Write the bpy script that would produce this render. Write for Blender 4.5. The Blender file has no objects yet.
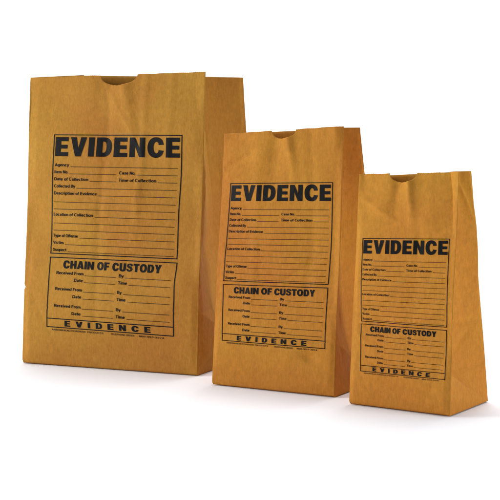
import bpy, bmesh, math, random
import numpy as np
from mathutils import Vector, Matrix

S = bpy.context.scene
COL = S.collection

# ------------------------------------------------------------------ camera
cam_d = bpy.data.cameras.new('camera'); cam = bpy.data.objects.new('camera', cam_d); COL.objects.link(cam)
S.camera = cam
cam_d.sensor_width = 36; cam_d.lens = 2.46861 * 36
cam_d.clip_start = 0.05; cam_d.clip_end = 100
PITCH, ROLL = 0.0790015, 0.0159442
c_, s_ = math.cos(PITCH), math.sin(PITCH)
R0 = Vector((1, 0, 0)); U0 = Vector((0, s_, c_)); F0 = Vector((0, c_, -s_))
cr, sr = math.cos(ROLL), math.sin(ROLL)
Rv = R0 * cr - U0 * sr; Uv = R0 * sr + U0 * cr
M = Matrix(((Rv.x, Uv.x, -F0.x, 0), (Rv.y, Uv.y, -F0.y, 0), (Rv.z, Uv.z, -F0.z, 0.317602), (0, 0, 0, 1)))
cam.matrix_world = M

# ------------------------------------------------------------------ light: a white studio with a large soft box overhead
W_ = bpy.data.worlds.new('World'); S.world = W_; W_.use_nodes = True
bg = W_.node_tree.nodes['Background']; bg.inputs[0].default_value = (.84, .94, 1.18, 1); bg.inputs[1].default_value = 0.30

def area(name, loc, target, size, power, color=(1, 1, 1)):
    d = bpy.data.lights.new(name, 'AREA'); d.shape = 'RECTANGLE'; d.size, d.size_y = size; d.energy = power; d.color = color
    o = bpy.data.objects.new(name, d); COL.objects.link(o); o.location = loc
    o.rotation_euler = (Vector(target) - Vector(loc)).to_track_quat('-Z', 'Y').to_euler()
    return o
area('overhead_softbox', (0.25, 2.35, 2.3), (0.15, 1.7, 0), (2.2, 2.0), 57)
area('key_softbox', (-2.4, 1.62, 0.75), (0.0, 1.65, 0.15), (0.8, 0.8), 47, (1, .975, .92))
area('side_fill', (1.9, 0.75, 0.40), (0.1, 1.6, 0.12), (0.5, 0.4), 15, (1, .98, .9))  # added low fill from the right, brightens the bags' side panels
area('backdrop_fill', (0, 2.9, 2.6), (0, 4.2, .5), (3.0, .6), 42)  # added strip light out of view, lifts the sweep to white

S.view_settings.view_transform = 'Standard'; S.view_settings.look = 'None'
S.view_settings.exposure = 0; S.view_settings.gamma = 1
S.render.resolution_x = S.render.resolution_y = 1024
S.render.engine = 'CYCLES'

# ------------------------------------------------------------------ materials
def nodes(name):
    m = bpy.data.materials.new(name); m.use_nodes = True
    nt = m.node_tree; return m, nt, nt.nodes['Principled BSDF']
def N(nt, t, **kw):
    n = nt.nodes.new(t)
    for k, v in kw.items():
        if k in n.inputs: n.inputs[k].default_value = v
        else: setattr(n, k, v)
    return n

def kraft(name, seed, tint=(1, 1, 1)):
    m, nt, P = nodes(name); L = nt.links.new
    tc = N(nt, 'ShaderNodeTexCoord')
    mp = N(nt, 'ShaderNodeMapping'); mp.inputs['Location'].default_value = (seed * 3.7, seed * 1.3, seed * 2.1)
    L(tc.outputs['Object'], mp.inputs['Vector'])
    # broad blotches: redder and yellower tones at random
    n1 = N(nt, 'ShaderNodeTexNoise', Scale=4.5, Detail=3.0, Roughness=0.55, Distortion=0.3); L(mp.outputs[0], n1.inputs['Vector'])
    r1 = N(nt, 'ShaderNodeValToRGB'); L(n1.outputs['Fac'], r1.inputs[0])
    A = (0.425, 0.168, 0.027); B = (0.455, 0.222, 0.031)
    r1.color_ramp.elements[0].position = .36; r1.color_ramp.elements[0].color = (A[0] * tint[0], A[1] * tint[1], A[2] * tint[2], 1)
    r1.color_ramp.elements[1].position = .66; r1.color_ramp.elements[1].color = (B[0] * tint[0], B[1] * tint[1], B[2] * tint[2], 1)
    # fine machine-direction fibres, stretched along the height
    mf = N(nt, 'ShaderNodeMapping'); mf.inputs['Scale'].default_value = (1, 1, .22); L(mp.outputs[0], mf.inputs['Vector'])
    n2 = N(nt, 'ShaderNodeTexNoise', Scale=420.0, Detail=4.0, Roughness=0.65); L(mf.outputs[0], n2.inputs['Vector'])
    n3 = N(nt, 'ShaderNodeTexNoise', Scale=150.0, Detail=5.0, Roughness=0.7); L(mp.outputs[0], n3.inputs['Vector'])
    ad = N(nt, 'ShaderNodeMath', operation='ADD'); L(n2.outputs['Fac'], ad.inputs[0]); L(n3.outputs['Fac'], ad.inputs[1])
    mr = N(nt, 'ShaderNodeMapRange'); L(ad.outputs[0], mr.inputs['Value'])
    mr.inputs['From Min'].default_value = .7; mr.inputs['From Max'].default_value = 1.3
    mr.inputs['To Min'].default_value = .84; mr.inputs['To Max'].default_value = 1.14
    # dark specks of bark in the pulp
    vo = N(nt, 'ShaderNodeTexVoronoi', Scale=170.0); L(mp.outputs[0], vo.inputs['Vector'])
    sp = N(nt, 'ShaderNodeMapRange'); L(vo.outputs['Distance'], sp.inputs['Value'])
    sp.inputs['From Min'].default_value = .04; sp.inputs['From Max'].default_value = .16
    sp.inputs['To Min'].default_value = .82; sp.inputs['To Max'].default_value = 1.0
    mu = N(nt, 'ShaderNodeMath', operation='MULTIPLY'); L(mr.outputs[0], mu.inputs[0]); L(sp.outputs[0], mu.inputs[1])
    mx = N(nt, 'ShaderNodeVectorMath', operation='SCALE'); L(r1.outputs[0], mx.inputs[0]); L(mu.outputs[0], mx.inputs['Scale'])
    L(mx.outputs[0], P.inputs['Base Color'])
    P.inputs['Roughness'].default_value = .7; P.inputs['Specular IOR Level'].default_value = .08
    # crinkle + fibre relief
    n4 = N(nt, 'ShaderNodeTexNoise', Scale=38.0, Detail=6.0, Roughness=0.6, Distortion=.6); L(mp.outputs[0], n4.inputs['Vector'])
    b1 = N(nt, 'ShaderNodeBump', Strength=.8, Distance=.0016); L(n4.outputs['Fac'], b1.inputs['Height'])
    b2 = N(nt, 'ShaderNodeBump', Strength=.35, Distance=.00022); L(ad.outputs[0], b2.inputs['Height']); L(b1.outputs[0], b2.inputs['Normal'])
    L(b2.outputs[0], P.inputs['Normal'])
    return m
ink, nt, P = nodes('black_ink')
n = N(nt, 'ShaderNodeTexNoise', Scale=500.0, Detail=3.0); r = N(nt, 'ShaderNodeValToRGB'); nt.links.new(n.outputs['Fac'], r.inputs[0])
tc = N(nt, 'ShaderNodeTexCoord'); nt.links.new(tc.outputs['Object'], n.inputs['Vector'])
r.color_ramp.elements[0].color = (.003, .0035, .005, 1); r.color_ramp.elements[1].color = (.014, .012, .011, 1)
nt.links.new(r.outputs[0], P.inputs['Base Color']); P.inputs['Roughness'].default_value = .5; P.inputs['Specular IOR Level'].default_value = .06
thin_ink, nt, P = nodes('thin_black_ink')
n = N(nt, 'ShaderNodeTexNoise', Scale=300.0, Detail=3.0); r = N(nt, 'ShaderNodeValToRGB'); nt.links.new(n.outputs['Fac'], r.inputs[0])
tc = N(nt, 'ShaderNodeTexCoord'); nt.links.new(tc.outputs['Object'], n.inputs['Vector'])
r.color_ramp.elements[0].color = (.02, .012, .006, 1); r.color_ramp.elements[1].color = (.07, .035, .012, 1)
nt.links.new(r.outputs[0], P.inputs['Base Color']); P.inputs['Roughness'].default_value = .6; P.inputs['Specular IOR Level'].default_value = .1
white, nt, P = nodes('white_seamless_paper')
n = N(nt, 'ShaderNodeTexNoise', Scale=60.0, Detail=4.0); r = N(nt, 'ShaderNodeValToRGB'); nt.links.new(n.outputs['Fac'], r.inputs[0])
r.color_ramp.elements[0].color = (.90, .90, .905, 1); r.color_ramp.elements[1].color = (.92, .92, .925, 1)
nt.links.new(r.outputs[0], P.inputs['Base Color']); P.inputs['Roughness'].default_value = .8; P.inputs['Specular IOR Level'].default_value = .2

# ------------------------------------------------------------------ helpers
def link(name, me, mat=None, parent=None):
    o = bpy.data.objects.new(name, me); COL.objects.link(o)
    if mat: me.materials.append(mat)
    if parent: o.parent = parent
    return o

def grid_mesh(name, fn, nu, nv, mat, parent, thick=.0003, flip=False, smooth=True):
    verts = [fn(i / nu, j / nv) for j in range(nv + 1) for i in range(nu + 1)]
    faces = []
    for j in range(nv):
        for i in range(nu):
            a = j * (nu + 1) + i; f = (a, a + 1, a + nu + 2, a + nu + 1)
            faces.append(f[::-1] if flip else f)
    me = bpy.data.meshes.new(name); me.from_pydata(verts, [], faces)
    for p in me.polygons: p.use_smooth = smooth
    o = link(name, me, mat, parent)
    if thick:
        md = o.modifiers.new('thickness', 'SOLIDIFY'); md.thickness = thick; md.offset = -1; md.use_even_offset = False
        md.use_rim = True
    return o

class Waves:
    """smooth random field built from a few directional waves and soft creases"""
    def __init__(self, seed, k=9):
        r = random.Random(seed)
        self.w = [(r.uniform(-1, 1), r.uniform(-1, 1), r.uniform(0, 6.28), r.uniform(14, 75)) for _ in range(k)]
        self.c = [(r.uniform(-.12, .12), r.uniform(.05, .4), r.uniform(0, 3.14), r.uniform(.02, .06), r.uniform(-1, 1), r.uniform(.003, .007)) for _ in range(16)]
    def __call__(self, x, z):
        v = 0
        for a, b, p, f in self.w: v += math.sin((a * x + b * z) * f + p) / f * 12
        v *= .0030
        for cx, cz, an, ln, am, wd in self.c:
            dx, dz = x - cx, z - cz; ca, sa = math.cos(an), math.sin(an)
            s, t = dx * ca + dz * sa, -dx * sa + dz * ca
            e = (s / ln) ** 2
            if e < 6: v += am * .0030 * math.exp(-e) * math.exp(-math.sqrt(t * t + 1e-6) / wd)
        return v

def sstep(a, b, x):
    t = min(1, max(0, (x - a) / (b - a))); return t * t * (3 - 2 * t)
def win(u, e=.05): return sstep(0, e, u) * sstep(0, e, 1 - u)

# --------------------------------------------------------- heavy grotesque capitals, cap height 1
def arc(cx, cy, rx, ry, a0, a1, n=14):
    return [(cx + rx * math.cos(math.radians(a0 + (a1 - a0) * i / n)), cy + ry * math.sin(math.radians(a0 + (a1 - a0) * i / n))) for i in range(n + 1)]
def sup(cx, cy, rx, ry, a0, a1, n=18, p=2.5):
    out = []
    for i in range(n + 1):
        a = math.radians(a0 + (a1 - a0) * i / n); c, s = math.cos(a), math.sin(a)
        out.append((cx + rx * math.copysign(abs(c) ** (2 / p), c), cy + ry * math.copysign(abs(s) ** (2 / p), s)))
    return out
def stroke(pts, w):
    """thick open polyline; w gives the width at each point"""
    L, R = [], []
    for i, p in enumerate(pts):
        a = pts[max(0, i - 1)]; b = pts[min(len(pts) - 1, i + 1)]
        dx, dy = b[0] - a[0], b[1] - a[1]; l = math.hypot(dx, dy) or 1
        h = (w[i] if isinstance(w, list) else w) / 2
        L.append((p[0] - dy / l * h, p[1] + dx / l * h)); R.append((p[0] + dy / l * h, p[1] - dx / l * h))
    return L + R[::-1]
T = .29
def gE(): return .67, [[(0, 0), (.67, 0), (.67, .215), (T, .215), (T, .40), (.63, .40), (.63, .60), (T, .60), (T, .785), (.66, .785), (.66, 1), (0, 1)]]
def gV(): return .80, [[(.255, 0), (.545, 0), (.80, 1), (.51, 1), (.40, .42), (.29, 1), (0, 1)]]
def gI(): return T, [[(0, 0), (T, 0), (T, 1), (0, 1)]]
def gD(): return .76, [[(0, 0)] + sup(.36, .5, .40, .5, -90, 90, p=2.2) + [(0, 1)], [(T, .215)] + sup(.35, .5, .125, .285, -90, 90, p=2.4) + [(T, .785)]]
def gN(): return .78, [[(0, 0), (.27, 0), (.27, .55), (.50, 0), (.78, 0), (.78, 1), (.51, 1), (.51, .45), (.28, 1), (0, 1)]]
def gC():
    o = sup(.41, .5, .41, .52, 30, 330, 26, 2.2); i = sup(.43, .5, .14, .29, 330, 30, 20, 2.1)
    o[0] = (.80, .64); o[-1] = (.80, .34); i[0] = (.535, .37); i[-1] = (.53, .63)
    return .80, [o + i]
def gH(): return .77, [[(0, 0), (T, 0), (T, .385), (.48, .385), (.48, 0), (.77, 0), (.77, 1), (.48, 1), (.48, .61), (T, .61), (T, 1), (0, 1)]]
def gA(): return .84, [[(0, 0), (.285, 0), (.32, .17), (.52, .17), (.555, 0), (.84, 0), (.575, 1), (.265, 1)], [(.365, .36), (.475, .36), (.42, .68)]]
def gO(): return .84, [sup(.42, .5, .42, .52, 0, 351, 40, 2.2), sup(.42, .5, .145, .29, 0, 351, 30, 2.2)]
def gF(): return .62, [[(0, 0), (T, 0), (T, .38), (.57, .38), (.57, .59), (T, .59), (T, .785), (.62, .785), (.62, 1), (0, 1)]]
def gU(): return .77, [[(0, 1)] + [(0, .35)] + sup(.385, .35, .385, .37, 180, 360, 20, 2.3) + [(.77, 1), (.48, 1), (.48, .36)] + sup(.385, .36, .095, .16, 360, 180, 12, 2.2) + [(T, .36), (T, 1)]]
def gS():
    p = [(.655, .69), (.60, .82), (.49, .895), (.37, .905), (.24, .875), (.15, .79), (.16, .67), (.25, .59), (.38, .54), (.50, .49), (.60, .40), (.62, .27), (.55, .16), (.43, .10), (.31, .095), (.19, .14), (.125, .23), (.11, .32)]
    w = [.26, .25, .22, .20, .22, .25, .27, .27, .27, .27, .27, .26, .24, .21, .20, .22, .25, .26]
    return .76, [stroke(p, [x * .97 for x in w])]
def gT(): return .70, [[(.205, 0), (.495, 0), (.495, .77), (.70, .77), (.70, 1), (0, 1), (0, .77), (.205, .77)]]
def gY(): return .80, [[(.255, 0), (.545, 0), (.545, .38), (.80, 1), (.49, 1), (.40, .65), (.31, 1), (0, 1), (.255, .38)]]
GL = {k: v() for k, v in dict(E=gE, V=gV, I=gI, D=gD, N=gN, C=gC, H=gH, A=gA, O=gO, F=gF, U=gU, S=gS, T=gT, Y=gY).items()}

def heavy(text, gap, space=.34):
    x = 0; loops = []
    for ch in text:
        if ch == ' ': x += space; continue
        w, ls = GL[ch]
        for l in ls: loops.append([(px + x, py) for px, py in l])
        x += w + gap
    return loops, x - gap

def fill_mesh(loops):
    cu = bpy.data.curves.new('tmp', 'CURVE'); cu.dimensions = '2D'; cu.fill_mode = 'BOTH'
    for l in loops:
        sp = cu.splines.new('POLY'); sp.points.add(len(l) - 1); sp.use_cyclic_u = True
        for p, q in zip(sp.points, l): p.co = (q[0], q[1], 0, 1)
    return curve_mesh(cu)
# --------------------------------------------------------- small bold grotesque for the field names, built from strokes
def E_(cx, cy, rx, ry, a0, a1, n=12): return sup(cx, cy, rx, ry, a0, a1, n, 2.25)
XH = .72; h_ = .085; q_ = XH / 2
SM = {   # advance width, centre lines
 'A': (.76, [[(.07, 0), (.38, .96)], [(.38, .96), (.69, 0)], [(.19, .30), (.57, .30)]]),
 'B': (.74, [[(.12, 0), (.12, 1)], [(.12, .915), (.40, .915)] + E_(.42, .72, .18, .195, 85, -85, 8) + [(.40, .525), (.12, .525)], [(.42, .52)] + E_(.43, .305, .21, .22, 85, -85, 8) + [(.40, .085), (.12, .085)]]),
 'C': (.78, [E_(.41, .5, .315, .43, 38, 322, 18)]),
 'D': (.78, [[(.12, 0), (.12, 1)], [(.12, .915), (.36, .915)] + E_(.38, .5, .29, .415, 85, -85, 12) + [(.36, .085), (.12, .085)]]),
 'E': (.68, [[(.12, 0), (.12, 1)], [(.12, .915), (.62, .915)], [(.12, .52), (.58, .52)], [(.12, .085), (.63, .085)]]),
 'F': (.64, [[(.12, 0), (.12, 1)], [(.12, .915), (.60, .915)], [(.12, .50), (.54, .50)]]),
 'H': (.76, [[(.12, 0), (.12, 1)], [(.64, 0), (.64, 1)], [(.12, .52), (.64, .52)]]),
 'I': (.30, [[(.15, 0), (.15, 1)]]),
 'L': (.62, [[(.12, 0), (.12, 1)], [(.12, .085), (.58, .085)]]),
 'N': (.76, [[(.12, 0), (.12, 1)], [(.13, .93), (.63, .07)], [(.64, 0), (.64, 1)]]),
 'O': (.82, [E_(.41, .5, .32, .43, 0, 360, 24)]),
 'P': (.70, [[(.12, 0), (.12, 1)], [(.12, .915), (.38, .915)] + E_(.40, .685, .20, .23, 85, -85, 8) + [(.38, .455), (.12, .455)]]),
 'R': (.74, [[(.12, 0), (.12, 1)], [(.12, .915), (.40, .915)] + E_(.42, .70, .19, .215, 85, -85, 8) + [(.40, .485), (.12, .485)], [(.42, .48), (.64, 0)]]),
 'S': (.72, [[(.60, .72), (.53, .85), (.36, .92), (.18, .86), (.13, .73), (.20, .60), (.37, .52), (.54, .44), (.61, .29), (.53, .14), (.35, .08), (.17, .14), (.10, .29)]]),
 'T': (.66, [[(.33, 0), (.33, 1)], [(.03, .915), (.63, .915)]]),
 'U': (.76, [[(.12, 1), (.12, .35)] + E_(.38, .35, .26, .265, 180, 360, 12) + [(.64, 1)]]),
 'V': (.72, [[(.06, 1), (.36, .05)], [(.66, 1), (.36, .05)]]),
 'W': (1.0, [[(.05, 1), (.27, .05)], [(.27, .05), (.5, .95)], [(.5, .95), (.73, .05)], [(.73, .05), (.95, 1)]]),
 'a': (.60, [[(.12, .56), (.20, .64), (.32, .645), (.44, .60), (.46, .48), (.46, 0)], [(.46, .42), (.30, .39), (.16, .34), (.12, .20), (.20, .085), (.33, .09), (.46, .22)]]),
 'c': (.58, [E_(.31, q_, .215, .285, 40, 320, 14)]),
 'd': (.64, [[(.53, 0), (.53, 1)], E_(.30, q_, .215, .285, 20, 340, 16)]),
 'e': (.60, [[(.10, .37), (.50, .37)], E_(.305, q_, .215, .285, 3, 318, 16)]),
 'f': (.36, [[(.16, 0), (.16, .80), (.22, .915), (.36, .92)], [(.02, .64), (.34, .64)]]),
 'g': (.64, [[(.53, .72), (.53, -.05), (.45, -.17), (.30, -.20), (.14, -.14)], E_(.30, q_ + .01, .215, .27, 20, 340, 16)]),
 'h': (.62, [[(.11, 0), (.11, 1)], [(.11, .45), (.20, .61), (.34, .64), (.48, .57), (.51, .44), (.51, 0)]]),
 'i': (.28, [[(.14, 0), (.14, .72)], [(.14, .83), (.14, 1)]]),
 'k': (.58, [[(.11, 0), (.11, 1)], [(.15, .30), (.50, .70)], [(.26, .40), (.53, 0)]]),
 'l': (.28, [[(.14, 0), (.14, 1)]]),
 'm': (.92, [[(.11, 0), (.11, .72)], [(.11, .45), (.18, .61), (.30, .64), (.42, .58), (.46, .45), (.46, 0)], [(.46, .45), (.54, .61), (.65, .64), (.77, .58), (.81, .45), (.81, 0)]]),
 'n': (.62, [[(.11, 0), (.11, .72)], [(.11, .45), (.20, .61), (.34, .64), (.48, .57), (.51, .44), (.51, 0)]]),
 'o': (.62, [E_(.31, q_, .22, .285, 0, 360, 18)]),
 'p': (.64, [[(.11, -.27), (.11, .72)], E_(.34, q_, .215, .285, 160, -160, 16)]),
 'r': (.42, [[(.11, 0), (.11, .72)], [(.11, .42), (.20, .60), (.38, .64)]]),
 's': (.56, [[(.47, .52), (.40, .62), (.27, .65), (.14, .60), (.11, .50), (.18, .41), (.30, .36), (.43, .30), (.47, .20), (.40, .10), (.27, .075), (.13, .11), (.07, .21)]]),
 't': (.38, [[(.17, .93), (.17, .18), (.22, .085), (.36, .08)], [(.02, .64), (.35, .64)]]),
 'u': (.62, [[(.11, .72), (.11, .27), (.15, .13), (.28, .075), (.41, .12), (.51, .27)], [(.51, 0), (.51, .72)]]),
 'v': (.56, [[(.05, .72), (.28, .04)], [(.51, .72), (.28, .04)]]),
 'y': (.56, [[(.05, .72), (.29, .04)], [(.51, .72), (.26, -.10), (.17, -.20), (.05, -.19)]]),
 '.': (.26, [[(.13, 0), (.13, .18)]]), '-': (.40, [[(.06, .38), (.34, .38)]]),
 '0': (.62, [E_(.31, .5, .215, .42, 0, 360, 18)]),
 '2': (.62, [[(.10, .68), (.15, .86), (.30, .92), (.46, .86), (.51, .70), (.44, .52), (.25, .32), (.10, .085), (.55, .085)]]),
 '3': (.62, [[(.10, .78), (.20, .91), (.36, .91), (.48, .80), (.46, .62), (.28, .52), (.48, .42), (.52, .24), (.40, .10), (.24, .075), (.09, .20)]]),
 '4': (.62, [[(.43, 0), (.43, 1)], [(.43, .95), (.07, .29)], [(.05, .27), (.60, .27)]]),
 '5': (.62, [[(.53, .915), (.17, .915), (.12, .50), (.30, .60), (.46, .53), (.52, .34), (.43, .13), (.26, .075), (.10, .16)]]),
 '7': (.62, [[(.06, .915), (.54, .915), (.34, .50), (.24, 0)]]),
 '8': (.62, [E_(.31, .72, .18, .20, 0, 360, 16), E_(.31, .29, .22, .22, 0, 360, 16)]),
 '9': (.62, [E_(.31, .66, .21, .26, 0, 360, 16), [(.52, .66), (.50, .32), (.36, .085), (.14, .11)]]),
}
def text_mesh(text, weight):
    v, f, x = [], [], 0
    for ch in text:
        if ch == ' ': x += .32; continue
        adv, strokes = SM[ch]
        for k, pts in enumerate(strokes):
            pts = [(px + x, py) for px, py in pts]; m = len(pts); o = stroke(pts, weight); b = len(v)
            L_, R_ = o[:m], o[m:][::-1]
            closed = math.hypot(pts[0][0] - pts[-1][0], pts[0][1] - pts[-1][1]) < .01
            if closed: L_[-1] = L_[0]; R_[-1] = R_[0]
            v += [(p[0], p[1], k) for p in L_] + [(p[0], p[1], k) for p in R_]
            f += [(b + i, b + i + 1, b + m + i + 1, b + m + i) for i in range(m - 1)]
        x += adv + .035
    return v, f
def curve_mesh(cu):
    o = bpy.data.objects.new('tmp', cu); COL.objects.link(o)
    dg = bpy.context.evaluated_depsgraph_get(); dg.update()
    me = bpy.data.meshes.new_from_object(o.evaluated_get(dg))
    v = [(p.co.x, p.co.y) for p in me.vertices]; f = [tuple(p.vertices) for p in me.polygons]
    bpy.data.objects.remove(o); bpy.data.curves.remove(cu); bpy.data.meshes.remove(me)
    return v, f

class Art:
    """flat artwork in form coordinates: s across, t down, both 0..1"""
    def __init__(self): self.v = []; self.f = []
    def add(self, v, f, s0, s1, t_base, t_top, bounds=None):
        if bounds is None:
            xs = [p[0] for p in v]; ys = [p[1] for p in v]; bounds = (min(xs), max(xs), min(ys), max(ys))
        x0, x1, y0, y1 = bounds; b = len(self.v)
        self.v += [(s0 + (p[0] - x0) / (x1 - x0) * (s1 - s0), t_base + (p[1] - y0) / (y1 - y0) * (t_top - t_base), p[2] if len(p) > 2 else 0) for p in v]
        self.f += [tuple(i + b for i in q) for q in f]
    def rect(self, s0, t0, s1, t1):
        b = len(self.v); self.v += [(s0, t1, 0), (s1, t1, 0), (s1, t0, 0), (s0, t0, 0)]; self.f.append((b, b + 1, b + 2, b + 3))

ASP = 1.58          # height of the printed form over its width
LW = .0072          # outline weight, in form widths
RW = .0042          # ruled line weight

box = Art()
def frame(a, t0, t1, w=LW):
    h = w / ASP
    a.rect(0, t0, 1, t0 + h); a.rect(0, t1 - h, 1, t1); a.rect(0, t0 + h, w, t1 - h); a.rect(1 - w, t0 + h, 1, t1 - h)
frame(box, 0, .6175); frame(box, .6333, 1); box.rect(LW, .951, 1 - LW, .951 + LW / ASP)

title = Art(); l, w = heavy('EVIDENCE', .105); v, f = fill_mesh(l); title.add(v, f, .016, .984, .113, .014, (0, w, 0, 1))
sect = Art(); l, w = heavy('CHAIN OF CUSTODY', .075, .30); v, f = fill_mesh(l); sect.add(v, f, .112, .885, .6905, .6495, (0, w, 0, 1))
foot = Art(); l, w = heavy('EVIDENCE', .62); v, f = fill_mesh(l); foot.add(v, f, .150, .825, .9905, .9605, (0, w, 0, 1))

rules = Art(); labels = []; imprint = Art()
CAP = .0158
def small(a, text, s0, s1, t, off=.185, cap=CAP):
    v, f = text_mesh(text, off)
    if a is labels: a = Art(); labels.append(a)
    # reference height: the capital's; descenders hang below the baseline
    xs = [p[0] for p in v]; a.add(v, f, s0, s1, t, t - cap, (min(xs), max(xs), 0, 1))
def rule(s0, s1, t, w=RW): rules.rect(s0, t - w / ASP / 2, s1, t + w / ASP / 2)
LT = [.1667 + .0365 * k for k in range(13)]
left = {0: ('Agency', .018, .135), 1: ('Item No.', .018, .130), 3: ('Collected By', .018, .190), 4: ('Description of Evidence', .018, .365),
        7: ('Location of Collection', .018, .345), 10: ('Type of Offense', .018, .225), 11: ('Victim', .018, .105), 12: ('Suspect', .018, .130), 2: ('Date of Collection', .018, .292)}
for k, t in enumerate(LT):
    s = .018
    if k in left:
        tx, a_, b_ = left[k]; small(labels, tx, a_, b_, t - .0015); s = b_ + .012
    if k in (1, 2):
        rule(s, .508, t)
        tx, e = (('Case No.', .655), ('Time of Collection', .815))[k - 1]
        small(labels, tx, .530, e, t - .0015); rule(e + .012, .970, t)
    else: rule(s, .970, t)
for k, t in enumerate((.7235, .7585, .8065, .8425, .894, .930)):
    if k % 2 == 0: small(labels, 'Received From', .062, .280, t - .0015); small(labels, 'By', .562, .600, t - .0015); rule(.612, .968, t)
    else: small(labels, 'Date', .208, .280, t - .0015); small(labels, 'Time', .562, .632, t - .0015); rule(.645, .968, t)
    rule(.290, .540, t)
small(imprint, 'ARROWHEAD FORENSIC PRODUCTS', .045, .460, 1.0155, .16, .0088)
small(imprint, 'TELEPHONE ORDER', .520, .700, 1.0155, .16, .0088)
small(imprint, '800-953-3274', .735, .925, 1.0155, .17, .0088)

def print_mesh(name, art, conv, cell, mat, parent):
    """lay flat artwork on the curved paper: cut along a fine grid, then map every vertex"""
    bm = bmesh.new(); vs = [bm.verts.new((s, t * ASP, k)) for s, t, k in art.v]
    for q in art.f:
        try: bm.faces.new([vs[i] for i in q])
        except ValueError: pass
    for axis, lo, hi in ((0, 0, 1), (1, 0, 1.03 * ASP)):
        cs = [v.co[axis] for v in bm.verts]; x = lo + cell * .37
        while x < min(cs): x += cell
        while x < max(cs):
            co = [0, 0, 0]; no = [0, 0, 0]; co[axis] = x; no[axis] = 1
            bmesh.ops.bisect_plane(bm, geom=bm.verts[:] + bm.edges[:] + bm.faces[:], plane_co=co, plane_no=no, dist=1e-6)
            x += cell
    for v in bm.verts: v.co = conv(v.co.x, v.co.y / ASP, .00042 + .00003 * v.co.z)
    bmesh.ops.recalc_face_normals(bm, faces=bm.faces[:])
    me = bpy.data.meshes.new(name); bm.to_mesh(me); bm.free()
    # face outwards (towards local -y)
    if sum(p.normal.y * p.area for p in me.polygons) > 0: me.flip_normals()
    return link(name, me, mat, parent)

# ------------------------------------------------------------------ the setting: one white sweep, floor into wall
def sweep():
    prof = [(-3.0, 0), (3.2, 0)] + [(3.2 + 1.2 * math.sin(a), 1.2 - 1.2 * math.cos(a)) for a in [math.pi / 2 * i / 24 for i in range(1, 25)]] + [(4.4, 4.0)]
    verts = []; faces = []; xs = [-4, -2, 0, 2, 4]
    for y, z in prof:
        for x in xs: verts.append((x, y, z))
    n = len(xs)
    for j in range(len(prof) - 1):
        for i in range(n - 1): a = j * n + i; faces.append((a, a + 1, a + n + 1, a + n))
    me = bpy.data.meshes.new('backdrop'); me.from_pydata(verts, [], faces)
    for p in me.polygons: p.use_smooth = True
    o = link('backdrop', me, white); o['kind'] = 'structure'; o['label'] = 'plain white seamless studio surface under and behind the bags'
sweep()

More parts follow.
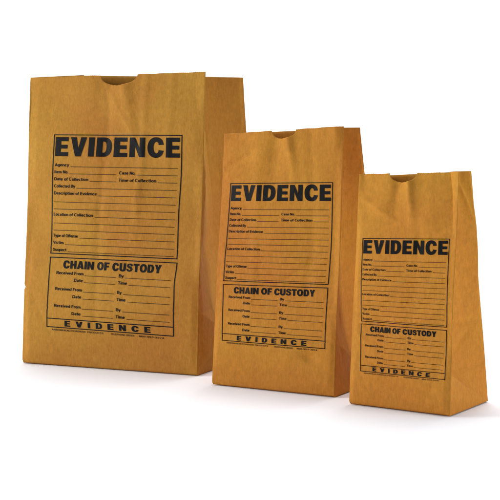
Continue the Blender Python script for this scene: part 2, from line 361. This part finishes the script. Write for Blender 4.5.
# ------------------------------------------------------------------ a flat-bottomed paper bag
def make_bag(label, seed, pos, W, D, H, aL, aR, b, hb, dh, kl, form, notch, creases, tc, gus, soft=0, nick=None, tint=(1, 1, 1), dents=(), folds=()):
    mat = kraft('kraft_paper', seed, tint)
    x, y, yaw = pos
    root = bpy.data.objects.new('paper_bag', None); COL.objects.link(root)
    root.empty_display_size = .05
    # origin: middle of the base. local x along the front, y to the back
    d = Vector((math.cos(yaw), -math.sin(yaw), 0)); n = Vector((math.sin(yaw), math.cos(yaw), 0))
    o = Vector((x, y, 0)) - d * (W / 2) + n * (D / 2)
    root.location = o; root.rotation_euler = (0, 0, -yaw)
    root['label'] = label; root['category'] = 'paper bag'; root['group'] = 'brown paper evidence bags in a row'
    Z0 = .0012
    BL = Vector((-W / 2, -D / 2, Z0)); BR = Vector((W / 2, -D / 2, Z0)); KBL = Vector((-W / 2, D / 2, Z0)); KBR = Vector((W / 2, D / 2, Z0))
    TL = Vector((-W / 2, -D / 2 + aL, H - dh)); TR = Vector((W / 2, -D / 2 + aR, H + dh))
    TKR = Vector((W / 2, D / 2 - b, H - hb)); TKL = Vector((-W / 2, D / 2 - b, kl))
    wf, wr, wl, wb = Waves(seed), Waves(seed + 50), Waves(seed + 90), Waves(seed + 130)
    rnd = random.Random(seed + 7); ph = [rnd.uniform(0, 6.28) for _ in range(8)]
    def edge(A, B, k, v):
        p = A.lerp(B, v); q = math.sin(math.pi * v)
        p = p + Vector((math.sin(v * 7 + ph[k]) * .0007 * q, math.sin(v * 6 + ph[k + 4]) * .0010 * q, 0))
        return p
    def round_foot(p, v, h):          # the fold at the foot has a small radius
        z = v * h; r = .004
        if z < r: p = p + Vector((0, r - math.sqrt(max(0, r * r - (r - z) ** 2)), 0)) * 0.5
        return p
    def eFL(v):
        p = edge(BL, TL, 0, v)
        if v < .016: p.x += .003 * (1 - v / .016) ** 2
        return p
    def eFR(v): return edge(BR, TR, 1, v)
    def eKR(v): return edge(KBR, TKR, 2, v)
    def eKL(v): return edge(KBL, TKL, 3, v)
    u0, u1, (uc, vb) = notch
    nd = 1 - vb
    def vtop(u):
        if u <= u0 or u >= u1: return 1.0
        c = (u0 + u1) / 2; hw = (u1 - u0) / 2
        q = (u - c) / hw; return 1 - nd * math.sqrt(max(0, 1 - abs(q) ** 2.3))
    def crease(z, zc, w): return math.exp(-abs(z - zc) / w)
    def front(u, v):
        p = eFL(v).lerp(eFR(v), u)
        X, Z = (u - .5) * W, v * H
        w = win(u, .06) * sstep(0, .05, v)
        disp = wf(X, Z) * w * (.7 + .8 * sstep(.75, 1, v))
        for k, vc in enumerate(creases):
            zc = (vc + .004 * math.sin(u * 4 + seed)) * H; q = Z - zc
            # a folded line: the plane changes its tilt there, with a small pressed ridge on it
            tri = max(0, 1 + q / zc) if q < 0 else max(0, 1 - q / (.16 * H))
            disp += ((-.0016 if k else .0030) * tri * W / .2 + (.0007 if k else -.0008) * math.exp(-(q / .0022) ** 2)) * win(u, .04)
        # soft pull folds below the thumb cut
        t = sstep(.72, 1, v)
        disp += t * win(u, .05) * .0045 * math.exp(-((u - uc - .04 - (1 - v) * .3) / .035) ** 2)
        disp -= t * win(u, .05) * .0040 * math.exp(-((u - uc + .06 + (1 - v) * .1) / .06) ** 2)
        for uu, am, vlo in folds:
            q = (u - uu - .02 * math.sin(v * 5 + seed)) * W
            disp += 1.3 * am * math.exp(-(q / .007) ** 2) * sstep(vlo, min(1, vlo + .25), v) * win(u, .05)
        # the panel bellies out a little in its middle
        disp += .004 * math.sin(math.pi * u) ** .8 * math.sin(math.pi * min(1, v * 1.05)) * W / .3 if u > 0 and u < 1 else 0
        for du, dv, rr, am in dents:
            disp += 1.6 * am * math.exp(-(((u - du) * W) ** 2 + ((v - dv) * H * 1.6) ** 2) / rr ** 2)
        if nick and u < .03: p.x += .0024 * math.exp(-abs((v - nick) / .005) ** 2) * (1 - u / .03)
        return p + Vector((0, -disp, disp * .05))
    def front_g(u, j):
        # columns gather at the thumb cut so that its ends stay crisp
        p = round_foot(front(u, j * vtop(u)), j, H)
        if j > .98: p.z += (.00022 * math.sin(u * W * 210 + seed) + .00022 * math.sin(u * W * 2600)) * (j - .98) / .02
        return p
    # side panels with the V gusset and the slanting fold of the square bottom
    def side(eF, eK, sgn, wv):
        def fn(s, v):
            p = eF(v).lerp(eK(v), s)
            if nick and sgn < 0 and s < .1: p.x += .0024 * math.exp(-abs((v - nick) / .005) ** 2) * (1 - s / .1)
            diag = tc * (1 - s)
            tp = max(0.0, v - diag)
            tent = (1 - abs(2 * s - 1) ** (1.12 + .9 * soft)) * .6 + .4 * math.sin(math.pi * s)
            inw = gus * tent * max(0, tp) ** 1.6
            # beyond the slanting fold the panel turns inwards
            inw += (.09 + .05 * soft) * D * math.sin(math.pi * s ** .75) * (1 - math.exp(-tp * H / (.16 * D))) * (1 - .7 * tp)
            inw -= wv((s - .5) * D, v * H) * win(s, .06) * sstep(0, .05, v) * 1.2
            for k, vc in enumerate(creases): inw += .0015 * crease(v * H, (vc + .004) * H, .004) * win(s, .05) * (1 if v > diag else 0)
            inw += (.0012 - .0007 * soft) * math.exp(-((s - .5) / .02) ** 2) * sstep(.45, .8, v)
            return p + Vector((-sgn * inw, 0, 0))
        return fn
    fr = side(eFR, eKR, 1, wr); fl = side(eFL, eKL, -1, wl)
    def back(u, v):
        p = eKL(v).lerp(eKR(v), u); X, Z = (u - .5) * W, v * H
        return p + Vector((0, wb(X, Z) * win(u, .06) * sstep(0, .05, v) * 1.3, 0))
    nu, nv = int(W / .0014), int(H / .0017)
    # warp the columns so that a column falls exactly on each end of the cut
    def colmap(i):
        k0, k1 = round(u0 * nu) / nu, round(u1 * nu) / nu
        if i <= k0: return i / k0 * u0
        if i <= k1: q = (i - k0) / (k1 - k0); return u0 + (u1 - u0) * (.5 - .5 * math.cos(math.pi * q)) * .6 + (u1 - u0) * q * .4
        return u1 + (i - k1) / (1 - k1) * (1 - u1)
    grid_mesh('front_panel', lambda a, j: front_g(colmap(a), j), nu, nv, mat, root)
    grid_mesh('back_panel', back, nu // 2, nv // 2, mat, root, flip=True)
    ns = int(D / .0018)
    grid_mesh('side_panel', fr, ns, nv, mat, root)
    grid_mesh('side_panel', fl, ns, nv, mat, root, flip=True)
    def base(s, t): return Vector(((s - .5) * (W - .004), (t - .5) * (D - .006), Z0 + .0012 * math.sin(math.pi * s) * math.sin(math.pi * t)))
    grid_mesh('base_panel', base, 30, 20, mat, root, flip=True)
    # printed form, laid on the front panel
    TS = (0, .6175, .6333, 1.0)
    def conv(s, t, off=.00025):
        k = 0 if t <= TS[1] else (1 if t <= TS[2] else 2)
        q = (t - TS[k]) / (TS[k + 1] - TS[k])
        a0, b0 = form[2 * k], form[2 * k + 1]; a1, b1 = form[2 * k + 2], form[2 * k + 3]
        u = (a0[0] * (1 - s) + b0[0] * s) * (1 - q) + (a1[0] * (1 - s) + b1[0] * s) * q
        v = (a0[1] * (1 - s) + b0[1] * s) * (1 - q) + (a1[1] * (1 - s) + b1[1] * s) * q
        p = front(u, v); return p + Vector((0, -off, 0))
    cell = .0022 / (W * .8)
    pf = print_mesh('printed_form', box, conv, cell, ink, root)
    print_mesh('headline', title, conv, cell, ink, pf)
    print_mesh('section_title', sect, conv, cell, ink, pf)
    print_mesh('footer_title', foot, conv, cell, ink, pf)
    print_mesh('ruled_lines', rules, conv, cell, thin_ink, pf)
    for a in labels: print_mesh('field_label', a, conv, cell, ink, pf)
    print_mesh('imprint_line', imprint, conv, cell, thin_ink, pf)
    return root

make_bag('largest brown paper evidence bag at the left, partly hidden by the middle bag', 3,
    (-.07797, 1.74133, .45341), .305, .2052, .4355, .043, .0424, .0415, .0046, -.002, .4465,
    [[.1589, .7991], [.8892, .792], [.1516, .3854], [.8736, .379], [.1515, .3746], [.8757, .3685], [.1485, .1316], [.8736, .1236]],
    (.4146, .6257, (.5111, .9639)), (.20, .41), .21, .056, nick=.266, tint=(.90, .93, .95), dents=((.62, .60, .02, .0022), (.16, .9, .05, -.002), (.3, .5, .04, .002), (.9, .3, .03, .002)), folds=((.66, .0011, .35), (.45, -.0009, .0), (.80, .0007, .5)))
make_bag('mid-sized brown paper evidence bag standing between the largest and the smallest bag', 11,
    (.10587, 1.5715, .56163), .1905, .1432, .3463, .0427, .0332, .0642, -.0016, .0027, .344,
    [[.0781, .8008], [.9254, .7945], [.0643, .4127], [.9196, .413], [.0647, .4009], [.9181, .4026], [.081, .1779], [.9249, .1754]],
    (.4143, .6265, (.5182, .9672)), (.20, .41), .21, .034, tint=(1.04, .95, .9), dents=((.80, .14, .012, -.0026), (.35, .9, .022, .0022), (.7, .55, .03, -.002)), folds=((.53, .0010, .75), (.30, .0006, .1), (.75, -.0008, .2)))
make_bag('smallest brown paper evidence bag at the right, nearest the camera', 23,
    (.23394, 1.44587, .62878), .1396, .1055, .2893, .0299, .0272, .0461, -.0015, .001, .2847,
    [[.076, .7213], [.9294, .7264], [.0995, .3622], [.9479, .3617], [.0984, .3527], [.947, .351], [.1118, .1474], [.9562, .1477]],
    (.315, .5817, (.4601, .9612)), (.165, .36), .175, .016, soft=1, tint=(1.15, 1.09, 1.0), dents=((.25, .86, .012, .0016), (.7, .8, .02, .0018), (.3, .35, .02, -.0015)), folds=((.33, .0009, .80), (.62, -.0006, .1)))
